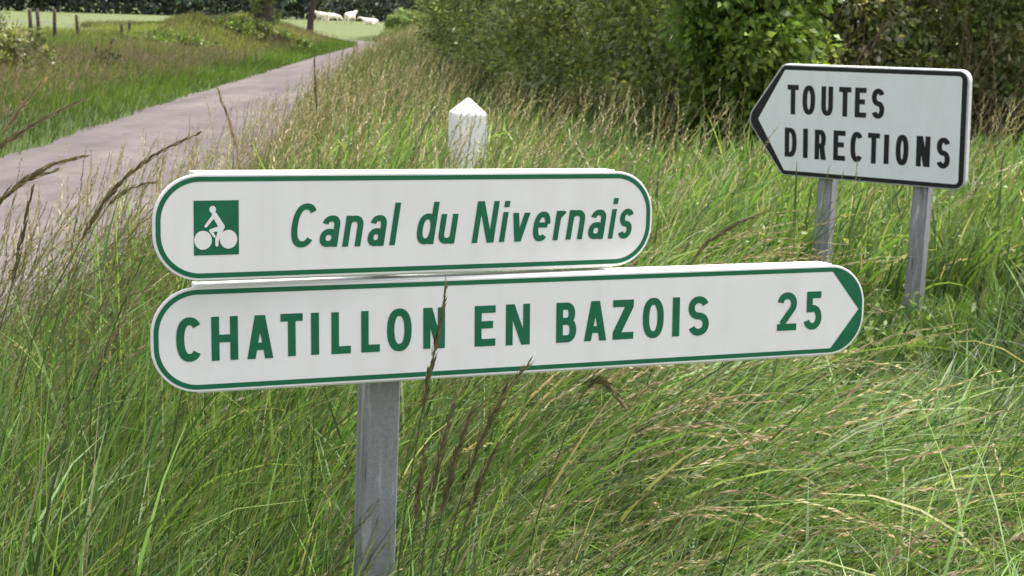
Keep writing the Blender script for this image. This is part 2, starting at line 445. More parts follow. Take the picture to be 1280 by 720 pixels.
def slab(name, pts, y0, y1, mat, parent, bev=.0015):
    bm = bmesh.new()
    f = [bm.verts.new((x, y0, z)) for x, z in pts]; b = [bm.verts.new((x, y1, z)) for x, z in pts]
    n = len(pts)
    ff = bm.faces.new(f); bm.faces.new(b[::-1])
    for i in range(n): bm.faces.new([f[i], b[i], b[(i + 1) % n], f[(i + 1) % n]])
    bmesh.ops.recalc_face_normals(bm, faces=bm.faces)
    if bev: bmesh.ops.bevel(bm, geom=list(ff.edges), offset=bev, segments=2, affect='EDGES', profile=.5)
    me = bpy.data.meshes.new(name); bm.to_mesh(me); bm.free()
    for p in me.polygons: p.use_smooth = False
    return put(name, me, mat, parent)


def ring(name, A, B, y, mat, parent):
    n = len(A)
    V = np.array([(x, -y, z) for x, z in A] + [(x, -y, z) for x, z in B])
    i = np.arange(n); j = (i + 1) % n
    return put(name, mesh_np(name, V, np.stack([i, j, n + j, n + i], 1)), mat, parent)


def boxm(bm, x0, x1, y0, y1, z0, z1):
    vs = [bm.verts.new((x, y, z)) for x in (x0, x1) for y in (y0, y1) for z in (z0, z1)]
    for f in ((0, 1, 3, 2), (4, 6, 7, 5), (0, 4, 5, 1), (2, 3, 7, 6), (0, 2, 6, 4), (1, 5, 7, 3)): bm.faces.new([vs[i] for i in f])


def bm_obj(name, bm, mat, parent=None, bev=0, seg=2):
    bmesh.ops.recalc_face_normals(bm, faces=bm.faces)
    if bev: bmesh.ops.bevel(bm, geom=list(bm.edges), offset=bev, segments=seg, affect='EDGES', profile=.6)
    me = bpy.data.meshes.new(name); bm.to_mesh(me); bm.free()
    return put(name, me, mat, parent)


def rails(parent, x0, x1, h, k):
    """straight stiffening channels folded back along the top and bottom edge of a plate"""
    for s, nm in ((1, 'edge_rail'), (-1, 'edge_rail')):
        bm = bmesh.new(); z0, z1 = (h - .022, h + .0022) if s > 0 else (-h - .0022, -h + .022)
        boxm(bm, x0 * k, x1 * k, .0045, .046, z0 * k, z1 * k)
        bm_obj(nm, bm, MAT_RAIL, parent, .0012)


def local(parent, m):
    return Matrix.Translation(-parent.location) @ m


def direction_signpost():
    ptop = at(474, 470, 2.158); pbot = at(467.0, 720, 2.158)
    d = (pbot - ptop) / (ptop[2] - pbot[2])
    # run the post down to the soil
    base = ptop + d * (ptop[2] - hgt(ptop[0], ptop[1]))
    top = ptop - d * (1.262 - ptop[2])
    root = empty('direction_signpost', base)
    tag(root, 'grey steel post with two white green edged plates, CHATILLON EN BAZOIS and Canal du Nivernais', 'signpost')
    # post: square galvanised tube
    bm = bmesh.new(); h = .0275; L = Vector(top - base).length
    boxm(bm, -h, h, -h, h, -.35, L)
    geom = [e for e in bm.edges if abs(e.verts[0].co.z - e.verts[1].co.z) > .5]
    bmesh.ops.recalc_face_normals(bm, faces=bm.faces)
    bmesh.ops.bevel(bm, geom=geom, offset=.005, segments=4, affect='EDGES', profile=.5)
    me = bpy.data.meshes.new('post'); bm.to_mesh(me); bm.free()
    post = put('post', me, MAT_GALV, root)
    z = Vector(top - base).normalized(); x = Vector((.934, .357, 0)); x = (x - z * x.dot(z)).normalized(); y = z.cross(x)
    m = Matrix.Identity(4)
    for i in range(3): m[i][0], m[i][1], m[i][2] = x[i], y[i], z[i]
    post.matrix_local = m
    # post cap
    bm = bmesh.new(); boxm(bm, -.0295, .0295, -.0295, .0295, L + .0005, L + .008)
    cap = bm_obj('post_cap', bm, MAT_ALU, root, .002); cap.matrix_local = m

    def plate(C, U, V, xe0, xe1, flat, h, k, label, G, sw, slant):
        r = .066
        pl = slab('sign_plate', [(a * k, b * k) for a, b in pill(xe0, xe1, h, r)], 0, .004, MAT_WHITE, root)
        pl.matrix_local = local(root, basis(C, U, V)); pl['label'] = label
        A = [(a * k, b * k) for a, b in pill(xe0 + .0038, xe1 - .0038, h - .0038, r - .0038)]
        B = [(a * k, b * k) for a, b in pill(xe0 + .0108, xe1 - .0108, h - .0108, r - .0108)]
        ring('border', A, B, .0004, MAT_GREEN, pl)
        lettering(G, sw, slant, MAT_GREEN, pl, .0006, k)
        rails(pl, -flat, flat, h, k)
        return pl
    lo = plate((.0458, 2.1666, 1.0838), (.934, .3573, -.0023), (-.0222, .0646, .9977), -.586, .5852, .522, .0752, 1.0,
               'lower plate with capitals, 25 and a green arrow end', LOW_G, .0112, 0.0)
    # green corners of the arrow end
    h, xe, r = .0752 - .0108 + .0004, .5852 - .0108 + .0004, .066 - .0108
    n = 16; V, Q = [], []
    for s in (1, -1):
        st = len(V)
        cx, cz = xe - r, h - r
        arcp = [(.5215, h)] + [(cx + r * math.sin(t), cz + r * math.cos(t)) for t in np.linspace(0, math.pi / 2, n)] + [(xe, 0)]
        for i, (x, z) in enumerate(arcp):
            t = np.clip((h - z) / h, 0, 1); V += [(x, -.0005, s * z), (.5215 + (.5745 - .5215) * t, -.0005, s * z)]
        for i in range(len(arcp) - 1): a = st + 2 * i; Q.append([a, a + 2, a + 3, a + 1])
    put('arrow_corner', mesh_np('arrow_corner', np.array(V), np.array(Q)), MAT_GREEN, lo)
    k = .987
    C = CO + (np.array((-.1419, 2.1287, 1.2397)) - CO) * k
    up = plate(C, (.9094, .4157, -.0108), (-.0101, .0481, .9988), -.3921, .3993, .332, .0752, k,
               'upper plate with slanted lettering and a cyclist square', UPP_G, .0090, .15)
    # cyclist emblem
    x0, x1, z0, z1 = -.3355 * k, -.2718 * k, -.039 * k, .038 * k
    W, H = x1 - x0, z1 - z0
    V = np.array([(x0, -.0005, z0), (x1, -.0005, z0), (x1, -.0005, z1), (x0, -.0005, z1)])
    put('emblem_square', mesh_np('emblem_square', V, np.array([[0, 1, 2, 3]])), MAT_GREEN, up)
    polys = []
    E = lambda X, Y: ((X - 130) / 425 * W + x0, (1 - (Y - 118) / 517) * H + z0)
    def disc(X, Y, r, n=24):
        c = E(X, Y); return [[(c[0] + r * math.cos(t) * .93, c[1] + r * math.sin(t)) for t in np.linspace(0, 2 * math.pi, n, endpoint=False)]]
    def limb(p, q, wp, wq, n=8):
        a = np.array(E(*p)); b = np.array(E(*q)); d = (b - a) / np.linalg.norm(b - a); nn = np.array([-d[1], d[0]]); out = []
        t0 = math.atan2(nn[1], nn[0])
        for t in np.linspace(0, math.pi, n): out.append(tuple(a + wp * np.array((math.cos(t0 + t), math.sin(t0 + t)))))
        for t in np.linspace(math.pi, 2 * math.pi, n): out.append(tuple(b + wq * np.array((math.cos(t0 + t), math.sin(t0 + t)))))
        return [out]
    polys += disc(215, 492, .0132) + disc(455, 488, .0132) + disc(308, 203, .0050)
    polys += limb((322, 250), (392, 368), .0036, .0042) + limb((318, 262), (242, 360), .0024, .0020)
    polys += limb((385, 385), (288, 402), .0040, .0022) + limb((285, 402), (322, 458), .0020, .0016) + limb((382, 395), (345, 500), .0036, .0024) + limb((345, 480), (344, 540), .0024, .0022)
    bm = bmesh.new()
    for i, pl in enumerate(polys):
        vs = [bm.verts.new((x, -.0008 - .00004 * i, z)) for x, z in pl]; bm.faces.new(vs)
    bm_obj('cyclist_figure', bm, MAT_WHITE, up)
    return root


direction_signpost()


def road_sign():
    m = basis((1.5121, 6.2204, 1.1279), (.7973, -.6035, .0137), (-.0654, -.0638, .9958))
    def world_pt(u, y, v): return np.array(m @ Vector((u, y, v)))
    pa, pb = world_pt(-.205, .085, 0), world_pt(.235, .085, 0)
    mid = (pa + pb) / 2
    root = empty('road_sign', (mid[0], mid[1], float(hgt(mid[0], mid[1]))))
    tag(root, 'white arrow shaped sign with black edge on two grey posts reading TOUTES DIRECTIONS', 'road sign')
    out = outline([(-.593, 0), (-.412, -.249), (.430, -.249), (.430, .249), (-.412, .249)], [.07, .03, .045, .045, .03], 8)
    pn = slab('sign_panel', out, 0, .034, MAT_ALU, root, .004)
    pn.matrix_local = local(root, m)
    A = outline([(-.585, 0), (-.408, -.243), (.4225, -.243), (.4225, .243), (-.408, .243)], [.065, .026, .038, .038, .026], 8)
    bm = bmesh.new(); bm.faces.new([bm.verts.new((x, -.0006, z)) for x, z in A])
    bm_obj('black_edge', bm, MAT_BLACK, pn)
    B = outline([(-.5315, .001), (-.400, -.2245), (.4008, -.2245), (.4008, .2245), (-.400, .2245)], [.006, .008, .016, .016, .008], 8)
    bm = bmesh.new(); bm.faces.new([bm.verts.new((x, -.0014, z)) for x, z in B])
    bm_obj('white_face', bm, MAT_COOL, pn)
    lettering(TOU_G, .0222, 0, MAT_BLACK, pn, .0022)
    for u in (-.205, .235):
        p = world_pt(u, .088, .12); gz = float(hgt(p[0], p[1]))
        bm = bmesh.new(); h = .034
        boxm(bm, -h, h, -h, h, -.4, p[2] - gz)
        geom = [e for e in bm.edges if abs(e.verts[0].co.z - e.verts[1].co.z) > .3]
        bmesh.ops.recalc_face_normals(bm, faces=bm.faces)
        bmesh.ops.bevel(bm, geom=geom, offset=.007, segments=3, affect='EDGES')
        me = bpy.data.meshes.new('post'); bm.to_mesh(me); bm.free()
        o = put('post', me, MAT_GALV, root); o.location = Vector((p[0], p[1], gz)) - root.location
        o.rotation_euler = (0, 0, math.atan2(-.6035, .7973))
    for u in (-.205, .235):
        for v in (-.15, .15):
            bm = bmesh.new(); boxm(bm, u - .06, u + .06, .0345, .0535, v - .02, v + .02)
            o = bm_obj('clamp', bm, MAT_ALU, root); o.matrix_local = local(root, m)
    return root


road_sign()


def marker_post():
    y = 8.2
    c = at(584.5, 160, y); z0 = float(hgt(c[0], c[1])); top = at(584, 122, y)[2]; sh = at(584, 141.5, y)[2]
    w = 50.5 / F * y / 2 * .985
    root = empty('marker_post', (c[0], c[1], z0)); root.rotation_euler = (0, 0, math.radians(18))
    tag(root, 'squat white concrete marker post with a pointed pyramid top rising from the verge grass', 'marker post')
    w2 = w / (math.cos(math.radians(18)) + math.sin(math.radians(18)))
    bm = bmesh.new(); boxm(bm, -w2, w2, -w2, w2, -.2, sh - z0)
    bm_obj('shaft', bm, MAT_CONC, root, .008)
    bm = bmesh.new(); e = -.0004
    b = [bm.verts.new((x, yy, sh - z0 + .0005)) for x, yy in ((-w2 - e, -w2 - e), (w2 + e, -w2 - e), (w2 + e, w2 + e), (-w2 - e, w2 + e))]
    t = [bm.verts.new((x * .05, yy * .05, top - z0)) for x, yy in ((-w2, -w2), (w2, -w2), (w2, w2), (-w2, w2))]
    bm.faces.new(b[::-1]); bm.faces.new(t)
    for i in range(4): bm.faces.new([b[i], b[(i + 1) % 4], t[(i + 1) % 4], t[i]])
    bm_obj('pyramid_cap', bm, MAT_CONC, root, .004)


marker_post()

# ------------------------------------------------------------------ foliage clouds
def leaf_quads(C, L, W, up=.35, seed=0):
    """diamond leaves at centres C: V (4n,3), Q"""
    r = np.random.default_rng(seed); n = len(C)
    d = r.normal(size=(n, 3)); d[:, 2] -= .35; d /= np.linalg.norm(d, axis=1)[:, None]
    nn = r.normal(size=(n, 3)); nn[:, 2] += up * 3; nn -= d * np.sum(nn * d, 1)[:, None]; nn /= np.linalg.norm(nn, axis=1)[:, None]
    s = np.cross(d, nn); L = np.broadcast_to(L, n)[:, None]; W = np.broadcast_to(W, n)[:, None]
    k = nn * L * .12
    V = np.stack([C - d * L * .5, C + s * W * .5 - d * L * .08 + k, C + d * L * .5, C - s * W * .5 - d * L * .08 + k], 1).reshape(-1, 3)
    Q = (np.arange(n)[:, None] * 4 + np.arange(4)[None])
    return V, Q


def cols(r, n, pal, jit=.22):
    pal = np.array(pal, float); c = pal[r.integers(0, len(pal), n)]
    return c * np.clip(1 + r.normal(0, jit, (n, 1)), .4, 1.9) * (1 + r.normal(0, .06, (n, 3)))


def foliage_mesh(name, centres, rad, per, L, pal, seed, jit=.2, squash=.85):
    r = np.random.default_rng(seed); m = len(centres)
    rad = np.broadcast_to(rad, m)
    d = r.normal(size=(m, per, 3)); d /= np.linalg.norm(d, axis=2)[:, :, None]
    d *= (r.random((m, per, 1)) ** .45) * rad[:, None, None]; d[:, :, 2] *= squash
    P = (centres[:, None] + d).reshape(-1, 3)
    clump = cols(r, m, pal, jit)
    c = np.repeat(clump, per, 0) * np.clip(1 + r.normal(0, .18, (m * per, 1)), .5, 1.7)
    Lr = L * np.clip(r.normal(1, .25, m * per), .5, 1.7)
    V, Q = leaf_quads(P, Lr, Lr * .62, .35, seed)
    return mesh_np(name, V, Q, np.repeat(np.clip(c, .005, .6), 4, 0))


def twigs_mesh(name, starts, r, length, rad, lean=(0, 0), seg=5, wob=.12, up=1.0):
    B = Buf()
    for s in starts:
        L = length * r.uniform(.6, 1.15); d = np.array([r.normal(lean[0], .3), r.normal(lean[1], .3), up]); d /= np.linalg.norm(d)
        P = [np.array(s)]
        for k in range(seg):
            d = d + r.normal(0, wob, 3); d /= np.linalg.norm(d); P.append(P[-1] + d * L / seg)
        V, Q = tube_np(P, np.linspace(rad, rad * .25, seg + 1), 5); B.add(V, Q)
    return B.mesh(name)


HEDGE_GREENS = [(.190, .225, .076), (.115, .145, .052), (.250, .275, .098), (.150, .185, .066)]
BRIGHT_GREENS = [(.15, .22, .040), (.12, .18, .036), (.19, .25, .06)]
OLIVE = [(.20, .205, .085), (.15, .165, .065), (.23, .205, .115), (.12, .14, .06)]


def hedge(name, label, cat, path, thick, top, ncl, per, L, pal, seed, clump=.2, stems=60, dead=0, low=.1):
    """a hedge along a ground path; foliage fills a lumpy body behind the path line"""
    r = np.random.default_rng(seed)
    path = np.array(path, float); seg = np.linalg.norm(np.diff(path, axis=0), axis=1); cum = np.concatenate([[0], np.cumsum(seg)])
    s = r.random(ncl) * cum[-1]
    x = np.interp(s, cum, path[:, 0]); y = np.interp(s, cum, path[:, 1])
    i = np.clip(np.searchsorted(cum, s) - 1, 0, len(seg) - 1); t = np.diff(path, axis=0)[i] / seg[i][:, None]
    nrm = np.stack([-t[:, 1], t[:, 0]], 1)
    v = r.random(ncl)
    lump = .22 * np.sin(s * 1.7 + seed) + .16 * np.sin(s * 4.3 + v * 5) + .12 * np.sin(v * 9 + s * 2.2)
    dep = np.abs(r.random(ncl)) ** 1.5 * thick + lump
    hh = top * (1 + .08 * np.sin(s * 2.1 + seed))
    z = low + v * (hh - low)
    bulge = np.where(v > .75, (v - .75) * 1.3, 0) + np.where(v < .15, (.15 - v) * 1.5, 0)
    P = np.stack([x + nrm[:, 0] * (dep + bulge), y + nrm[:, 1] * (dep + bulge), z], 1)
    P[:, 2] += hgt(P[:, 0], P[:, 1])
    b = path.mean(0); root = empty(name, (b[0], b[1], float(hgt(b[0], b[1])))); tag(root, label, cat)
    me = foliage_mesh('foliage', P - np.array(root.location), clump, per, L, pal, seed)
    tag(put('foliage', me, MAT_LEAF, root), kind='stuff')
    k = r.integers(0, ncl, stems)
    S = np.stack([x[k] + nrm[k, 0] * thick * .6, y[k] + nrm[k, 1] * thick * .6, np.zeros(stems)], 1) + r.normal(0, .12, (stems, 3)) * np.array([1, 1, 0])
    S[:, 2] = hgt(S[:, 0], S[:, 1]) - .05
    tag(put('stems', twigs_mesh('stems', S - np.array(root.location), r, top * .9, .014, seg=8, wob=.10, up=2.4), MAT_BARK, root), kind='stuff')
    if dead:
        k = r.integers(0, ncl, dead)
        S = np.stack([x[k] + nrm[k, 0] * .05, y[k] + nrm[k, 1] * .05, np.zeros(dead)], 1) + r.normal(0, .15, (dead, 3)) * np.array([1, 1, 0])
        S[:, 2] = hgt(S[:, 0], S[:, 1])
        tag(put('dead_stems', twigs_mesh('dead_stems', S - np.array(root.location), r, 1.5, .008, seg=6, wob=.16), MAT_TWIG, root), kind='stuff')
    return root


# the hedge line right of the verge, from far (left) to near (right); nrm points behind it
hedge('hedge', 'tall dark green hedge running back along the lane behind the white marker post', 'hedge',
      [(2.1, 11.9), (.9, 12.4), (.35, 13.6), (-.1, 16.5), (-.75, 21), (-1.7, 30)][::-1], 1.7, 3.1, 5000, 34, .062, HEDGE_GREENS, 11, .24, 90)
hedge('hazel_bush', 'bright green leafy bush standing out from the hedge left of the black edged arrow sign', 'bush',
      [(1.25, 11.3), (1.9, 10.9), (2.6, 11.2)], .9, 2.8, 1150, 34, .07, BRIGHT_GREENS, 12, .2, 24)
hedge('hawthorn_hedge', 'gappy brown stemmed hedge behind the black edged arrow sign', 'hedge',
      [(2.3, 11.9), (3.6, 12.3), (5.2, 13.2), (8.5, 15.5)], 2.2, 3.0, 4200, 32, .062, OLIVE + HEDGE_GREENS, 13, .22, 120, 220)


# ------------------------------------------------------------------ trees, bushes and wood beyond
def tree(name, label, base, trunk_h, trunk_r, crown_c, crown_r, ncl, per, L, pal, seed, group=None, ivy=0):
    r = np.random.default_rng(seed); base = np.array(base, float)
    root = empty(name, base); tag(root, label, 'tree', group)
    k = 7; P = [np.zeros(3)]; d = np.array([0, 0, 1.0])
    for i in range(k):
        d = d + r.normal(0, .05, 3); d /= np.linalg.norm(d); P.append(P[-1] + d * trunk_h / k)
    rad = trunk_r * np.concatenate([[1.35], np.linspace(1.0, .6, k)])
    B = Buf(); V, Q = tube_np(P, rad, 10); B.add(V, Q)
    put('trunk', B.mesh('trunk', True), MAT_BARK, root)
    B = Buf(); cc = np.array(crown_c)
    for j in range(9):
        s = P[-1 - j % 3]; e = cc + r.normal(0, .5, 3) * crown_r
        mid = (s + e) / 2 + np.array([0, 0, -.1]) * trunk_h
        V, Q = tube_np([s, mid, e], [trunk_r * .5, trunk_r * .3, trunk_r * .1], 6); B.add(V, Q)
    put('limbs', B.mesh('limbs'), MAT_BARK, root)
    d = r.normal(size=(ncl, 3)); d /= np.linalg.norm(d, axis=1)[:, None]
    C = cc + d * (r.random((ncl, 1)) ** .4) * np.array(crown_r) * (1 + .15 * np.sin(d[:, :1] * 7 + d[:, 1:2] * 5))
    tag(put('crown', foliage_mesh('crown', C, np.mean(crown_r) * .22, per, L, pal, seed), MAT_LEAF, root), kind='stuff')
    if ivy:
        a = r.random(ivy) * 6.283; z = r.random(ivy) * trunk_h
        C = np.stack([np.cos(a) * trunk_r * 1.25, np.sin(a) * trunk_r * 1.25, z], 1)
        tag(put('ivy', foliage_mesh('ivy', C, .22, 22, .12, HEDGE_GREENS, seed + 5), MAT_LEAF, root), kind='stuff')
    return root


def bank_pt(px, py, y, dz=0):
    p = at(px, py, y); return (p[0], p[1], float(hgt(p[0], p[1])) + dz)


tree('ivy_clad_tree', 'dark ivy covered trunk standing on the grassy bank left of the lane', bank_pt(331, 20, 50), 4.2, .34, (0, 0, 6.2), (3.0, 3.0, 2.4), 240, 40, .22, HEDGE_GREENS, 31, None, 130)
tree('ash_tree', 'bare grey trunk at the far end of the bank beside the white cattle', bank_pt(387, 30, 74), 4.6, .17, (0, 0, 6.4), (3.2, 3.2, 2.4), 220, 40, .24, HEDGE_GREENS, 32)


def bush(name, label, base, size, ncl, per, L, pal, seed, group=None, stem_r=.02):
    r = np.random.default_rng(seed); root = empty(name, base); tag(root, label, 'bush', group)
    d = r.normal(size=(ncl, 3)); d[:, 2] = np.abs(d[:, 2]); d /= np.linalg.norm(d, axis=1)[:, None]
    C = d * (r.random((ncl, 1)) ** .4) * np.array(size) * (1 + .2 * np.sin(d[:, :1] * 6 + d[:, 1:2] * 7 + seed))
    tag(put('foliage', foliage_mesh('foliage', C, np.mean(size) * .2, per, L, pal, seed), MAT_LEAF, root), kind='stuff')
    S = r.normal(0, .15, (14, 3)) * np.array([size[0], size[1], 0])
    tag(put('stems', twigs_mesh('stems', S, r, size[2] * .9, stem_r, seg=4), MAT_BARK, root), kind='stuff')
    return root


YELLOWG = [(.13, .17, .04), (.10, .15, .035), (.16, .18, .05)]
bush('bramble_mound', 'sunlit yellow green bramble mound on the bank just left of the ivy clad trunk', bank_pt(292, 30, 47), (1.35, 1.2, .60), 150, 40, .10, YELLOWG, 41)
bush('bramble_mound', 'low sunlit bramble mound between the two tree trunks', bank_pt(359, 34, 52), (.8, .9, .5), 90, 40, .10, YELLOWG, 42)
bush('bramble_mound', 'long low green bramble mound on the bank right of the fence stakes', bank_pt(205, 40, 42), (1.6, 1.0, .55), 150, 40, .09, [(.09, .13, .03), (.12, .15, .04)], 43)
bush('thorn_bush', 'small dark thorn bush among the weeds near the fence stakes', bank_pt(134, 50, 30), (.38, .3, .55), 26, 22, .05, [(.03, .045, .018)], 44, None, .012)
bush('elder_bush', 'dull green bush with brown stems at the left edge above the lane', bank_pt(-8, 52, 27), (.95, .8, 1.0), 130, 36, .08, OLIVE, 45, None, .02)
bush('field_bush', 'pale rounded bush in the far pasture right of the cattle', (at(511, 40, 120)[0], 120, 0.0), (1.75, 1.6, 1.6), 220, 40, .16, [(.17, .21, .08), (.15, .20, .07)], 46)


def far_wood():
    r = np.random.default_rng(51); B = Buf(); C = []
    for i in range(46):
        x = -125 + i * 3.3 + r.normal(0, 1.0); y = 205 + .12 * x + r.normal(0, 5)
        h = r.uniform(8, 13); z0 = float(hgt(x, y))
        V, Q = tube_np([(x, y, z0), (x + r.normal(0, .3), y, z0 + h * .6)], [.35, .2], 6); B.add(V, Q)
        n = 46; d = r.normal(size=(n, 3)); d /= np.linalg.norm(d, axis=1)[:, None]
        C.append(np.array([x, y, z0 + h * .52]) + d * (r.random((n, 1)) ** .4) * np.array([3.6, 3.6, h * .5]))
    C = np.concatenate(C)
    # low scrub along the foot of the wood
    n = 2600; x = r.uniform(-125, 30, n); y = 199 + .12 * x + r.normal(0, 1.2, n)
    C = np.concatenate([C, np.stack([x, y, hgt(x, y) + r.uniform(.2, 4.6, n)], 1)])
    o = put('woodland', foliage_mesh('woodland', C, 1.25, 16, .62, [(.085, .105, .085), (.10, .125, .09), (.065, .085, .075)], 52), MAT_LEAF); tag(o, kind='stuff')  # leaf colours carry a painted bluish distance haze
    t = put('woodland_trunks', B.mesh('woodland_trunks'), MAT_BARK); tag(t, kind='stuff')


far_wood()

# ------------------------------------------------------------------ fence on the bank
def fence():
    pts = [(38, 22, 12, 36.0), (48, 24, 10.5, 37.5), (68, 26, 11.5, 39.5), (97, 29, 19, 42), (152, 37, 30, 46), (162, 37, 29, 48)]
    p0 = bank_pt(48, 24, 37.5)
    root = empty('wire_fence', p0); tag(root, 'row of dark weathered wooden stakes along the pasture edge, top left', 'fence')
    tops = []
    for px, pyb, pyt, y in pts:
        b = at(px, pyb, y); t = at(px, pyt, y); z0 = float(hgt(b[0], b[1])); zt = t[2]
        V, Q = tube_np([(0, 0, -.2), (.0, 0, (zt - z0) * .5), (random.uniform(-.04, .04), 0, zt - z0), (0, 0, zt - z0 + .01)], [.05, .05, .047, .005], 8)
        put('stake', mesh_np('stake', V, Q), MAT_WOOD, root, Vector((b[0], b[1], z0)) - Vector(p0)); tops.append(Vector((b[0], b[1], zt - .06)))
    for dz in (0, -.25):
        B = Buf()
        for a, b in zip(tops[:-1], tops[1:]):
            V, Q = tube_np([np.array(a) + (0, -.05, dz), (np.array(a) + np.array(b)) / 2 + (0, -.05, dz - .02), np.array(b) + (0, -.05, dz)], [.004] * 3, 5); B.add(V - np.array(p0), Q)
        put('wire', B.mesh('wire'), MAT_WIRE, root)


fence()

# ------------------------------------------------------------------ cattle (skinned, one continuous body each)
def cow_mesh(pose):
    leg = .72 if pose != 'lying' else .22
    z = leg + .32
    P = {}; E = []; R = {}
    def v(n, co, r): P[n] = co; R[n] = r
    v('pelvis', (-.62, 0, z), .30); v('belly', (-.1, 0, z - .05), .36); v('chest', (.45, 0, z - .02), .33); v('rump', (-.92, 0, z + .02), .20)
    if pose == 'graze': v('neck', (.85, 0, z - .18), .17); v('poll', (1.15, 0, z - .55), .12); v('muzzle', (1.28, 0, z - .86), .08)
    else: v('neck', (.85, 0, z + .18), .17); v('poll', (1.12, 0, z + .36), .13); v('muzzle', (1.46, .05, z + .24), .085)
    E += [('pelvis', 'belly'), ('belly', 'chest'), ('pelvis', 'rump'), ('chest', 'neck'), ('neck', 'poll'), ('poll', 'muzzle')]
    for s, n in ((1, 'l'), (-1, 'r')):
        if pose != 'lying':
            v('fk' + n, (.50, .19 * s, leg * .5), .085); v('ff' + n, (.50, .19 * s, .04), .06); v('fe' + n, (.48, .18 * s, leg * .95), .13)
            v('hs' + n, (-.66, .19 * s, leg * .9), .16); v('hk' + n, (-.80, .19 * s, leg * .48), .08); v('hf' + n, (-.74, .19 * s, .04), .06)
        else:
            v('fe' + n, (.50, .26 * s, leg * .7), .13); v('fk' + n, (.78, .30 * s, .12), .08); v('ff' + n, (.52, .34 * s, .08), .06)
            v('hs' + n, (-.55, .30 * s, leg * .9), .18); v('hk' + n, (-.25, .42 * s, .14), .10); v('hf' + n, (-.5, .46 * s, .07), .06)
        E += [('chest', 'fe' + n), ('fe' + n, 'fk' + n), ('fk' + n, 'ff' + n), ('pelvis', 'hs' + n), ('hs' + n, 'hk' + n), ('hk' + n, 'hf' + n)]
        v('ear' + n, (P['poll'][0] - .06, .22 * s, P['poll'][2] + .04), .035); E.append(('poll', 'ear' + n))
    v('tail1', (-1.08, 0, z - .05), .04); v('tail2', (-1.12, 0, max(z - .6, .1)), .03); E += [('rump', 'tail1'), ('tail1', 'tail2')]
    ks = list(P); me = bpy.data.meshes.new('body_src'); me.from_pydata([P[k] for k in ks], [(ks.index(a), ks.index(b)) for a, b in E], [])
    o = bpy.data.objects.new('body_src', me); COL.objects.link(o)
    sk = o.modifiers.new('s', 'SKIN'); o.modifiers.new('u', 'SUBSURF').levels = 1
    for i, k in enumerate(ks): me.skin_vertices[0].data[i].radius = (R[k], R[k]); me.skin_vertices[0].data[i].use_root = (k == 'pelvis')
    dg = bpy.context.evaluated_depsgraph_get(); out = bpy.data.meshes.new_from_object(o.evaluated_get(dg))
    bpy.data.objects.remove(o); out.name = 'cow'
    for p in out.polygons: p.use_smooth = True
    out.materials.clear(); out.materials.append(MAT_COW)
    return out


cows = [(402, 'stand', 150, 'leftmost white cow in the pasture, beside the grey ash trunk', 152, .88),
        (417, 'graze', 20, 'small white cow grazing second from the ash trunk', 156, .84),
        (438, 'stand', 65, 'largest white cow, standing tallest of the group, rump towards the lane', 150, .98),
        (462, 'lying', 190, 'white cow lying down apart, rightmost of the herd', 152, .86)]
meshes = {k: cow_mesh(k) for k in ('stand', 'graze', 'lying')}
for px, pose, rz, label, y, s in cows:
    x = at(px, 25, y)[0]
    o = put('cow', meshes[pose], None, None, (x, y, float(hgt(x, y)) - .0)); o.rotation_euler = (0, 0, math.radians(rz)); o.scale = (s, s, s)
    tag(o, label, 'cow', 'white cattle in the far pasture')

# ------------------------------------------------------------------ grass
def spines(base, L, th0, th1, az, K):
    """(n,K,3) curved spines: the lean goes from th0 at the root to th1 at the tip"""
    n = len(base); t = (np.arange(K - 1) + .5) / (K - 1)
    th = th0[:, None] + (th1 - th0)[:, None] * t[None] ** 1.3
    st = (L / (K - 1))[:, None]
    d = np.stack([np.sin(th) * np.cos(az)[:, None] * st, np.sin(th) * np.sin(az)[:, None] * st, np.cos(th) * st], -1)
    P = np.concatenate([np.zeros((n, 1, 3)), np.cumsum(d, 1)], 1) + base[:, None]
    return P


def ribbons(P, w, col, r, tip=.12, shade=None):
    n, K, _ = P.shape
    T = P[:, -1] - P[:, 0]; T /= np.linalg.norm(T, axis=1)[:, None] + 1e-9
    s = r.normal(size=(n, 3)); s[:, 2] *= .35; s -= T * np.sum(s * T, 1)[:, None]; s /= np.linalg.norm(s, axis=1)[:, None]
    prof = np.interp(np.linspace(0, 1, K), [0, .35, .75, 1], [.75, 1, .65, tip])
    o = s[:, None] * (w[:, None] * prof[None] * .5)[:, :, None]
    V = np.stack([P - o, P + o], 2).reshape(-1, 3)
    i = np.arange(n)[:, None] * (2 * K) + np.arange(K - 1)[None] * 2
    Q = np.stack([i, i + 1, i + 3, i + 2], -1).reshape(-1, 4)
    c = np.repeat(col, 2 * K, 0)
    return V, Q, c


def wedge(r, n, d0, d1, half=27, bias=1.0):
    a = np.radians(r.uniform(-half, half, n)); d = d0 + (d1 - d0) * r.random(n) ** bias
    return np.stack([d * np.sin(a), d * np.cos(a)], 1)


def on_verge(p, m=.0):
    return p[:, 0] > xr(p[:, 1]) + m


def hn(x, y, a, b, s):
    """smooth patchiness"""
    return .5 + .25 * (np.sin(x * a + s) * np.cos(y * b - s * 2) + np.sin(x * a * .43 - y * b * .61 + s * 3))


G_FRESH = np.array([(.130, .205, .044), (.105, .175, .040), (.160, .220, .054), (.080, .145, .036)])
G_PALE = np.array([(.21, .25, .10), (.25, .27, .13)])
G_DARK = np.array([(.060, .100, .028), (.050, .085, .030)])
TAN = np.array([(.36, .31, .19), (.29, .26, .15), (.42, .37, .24), (.31, .24, .155)])


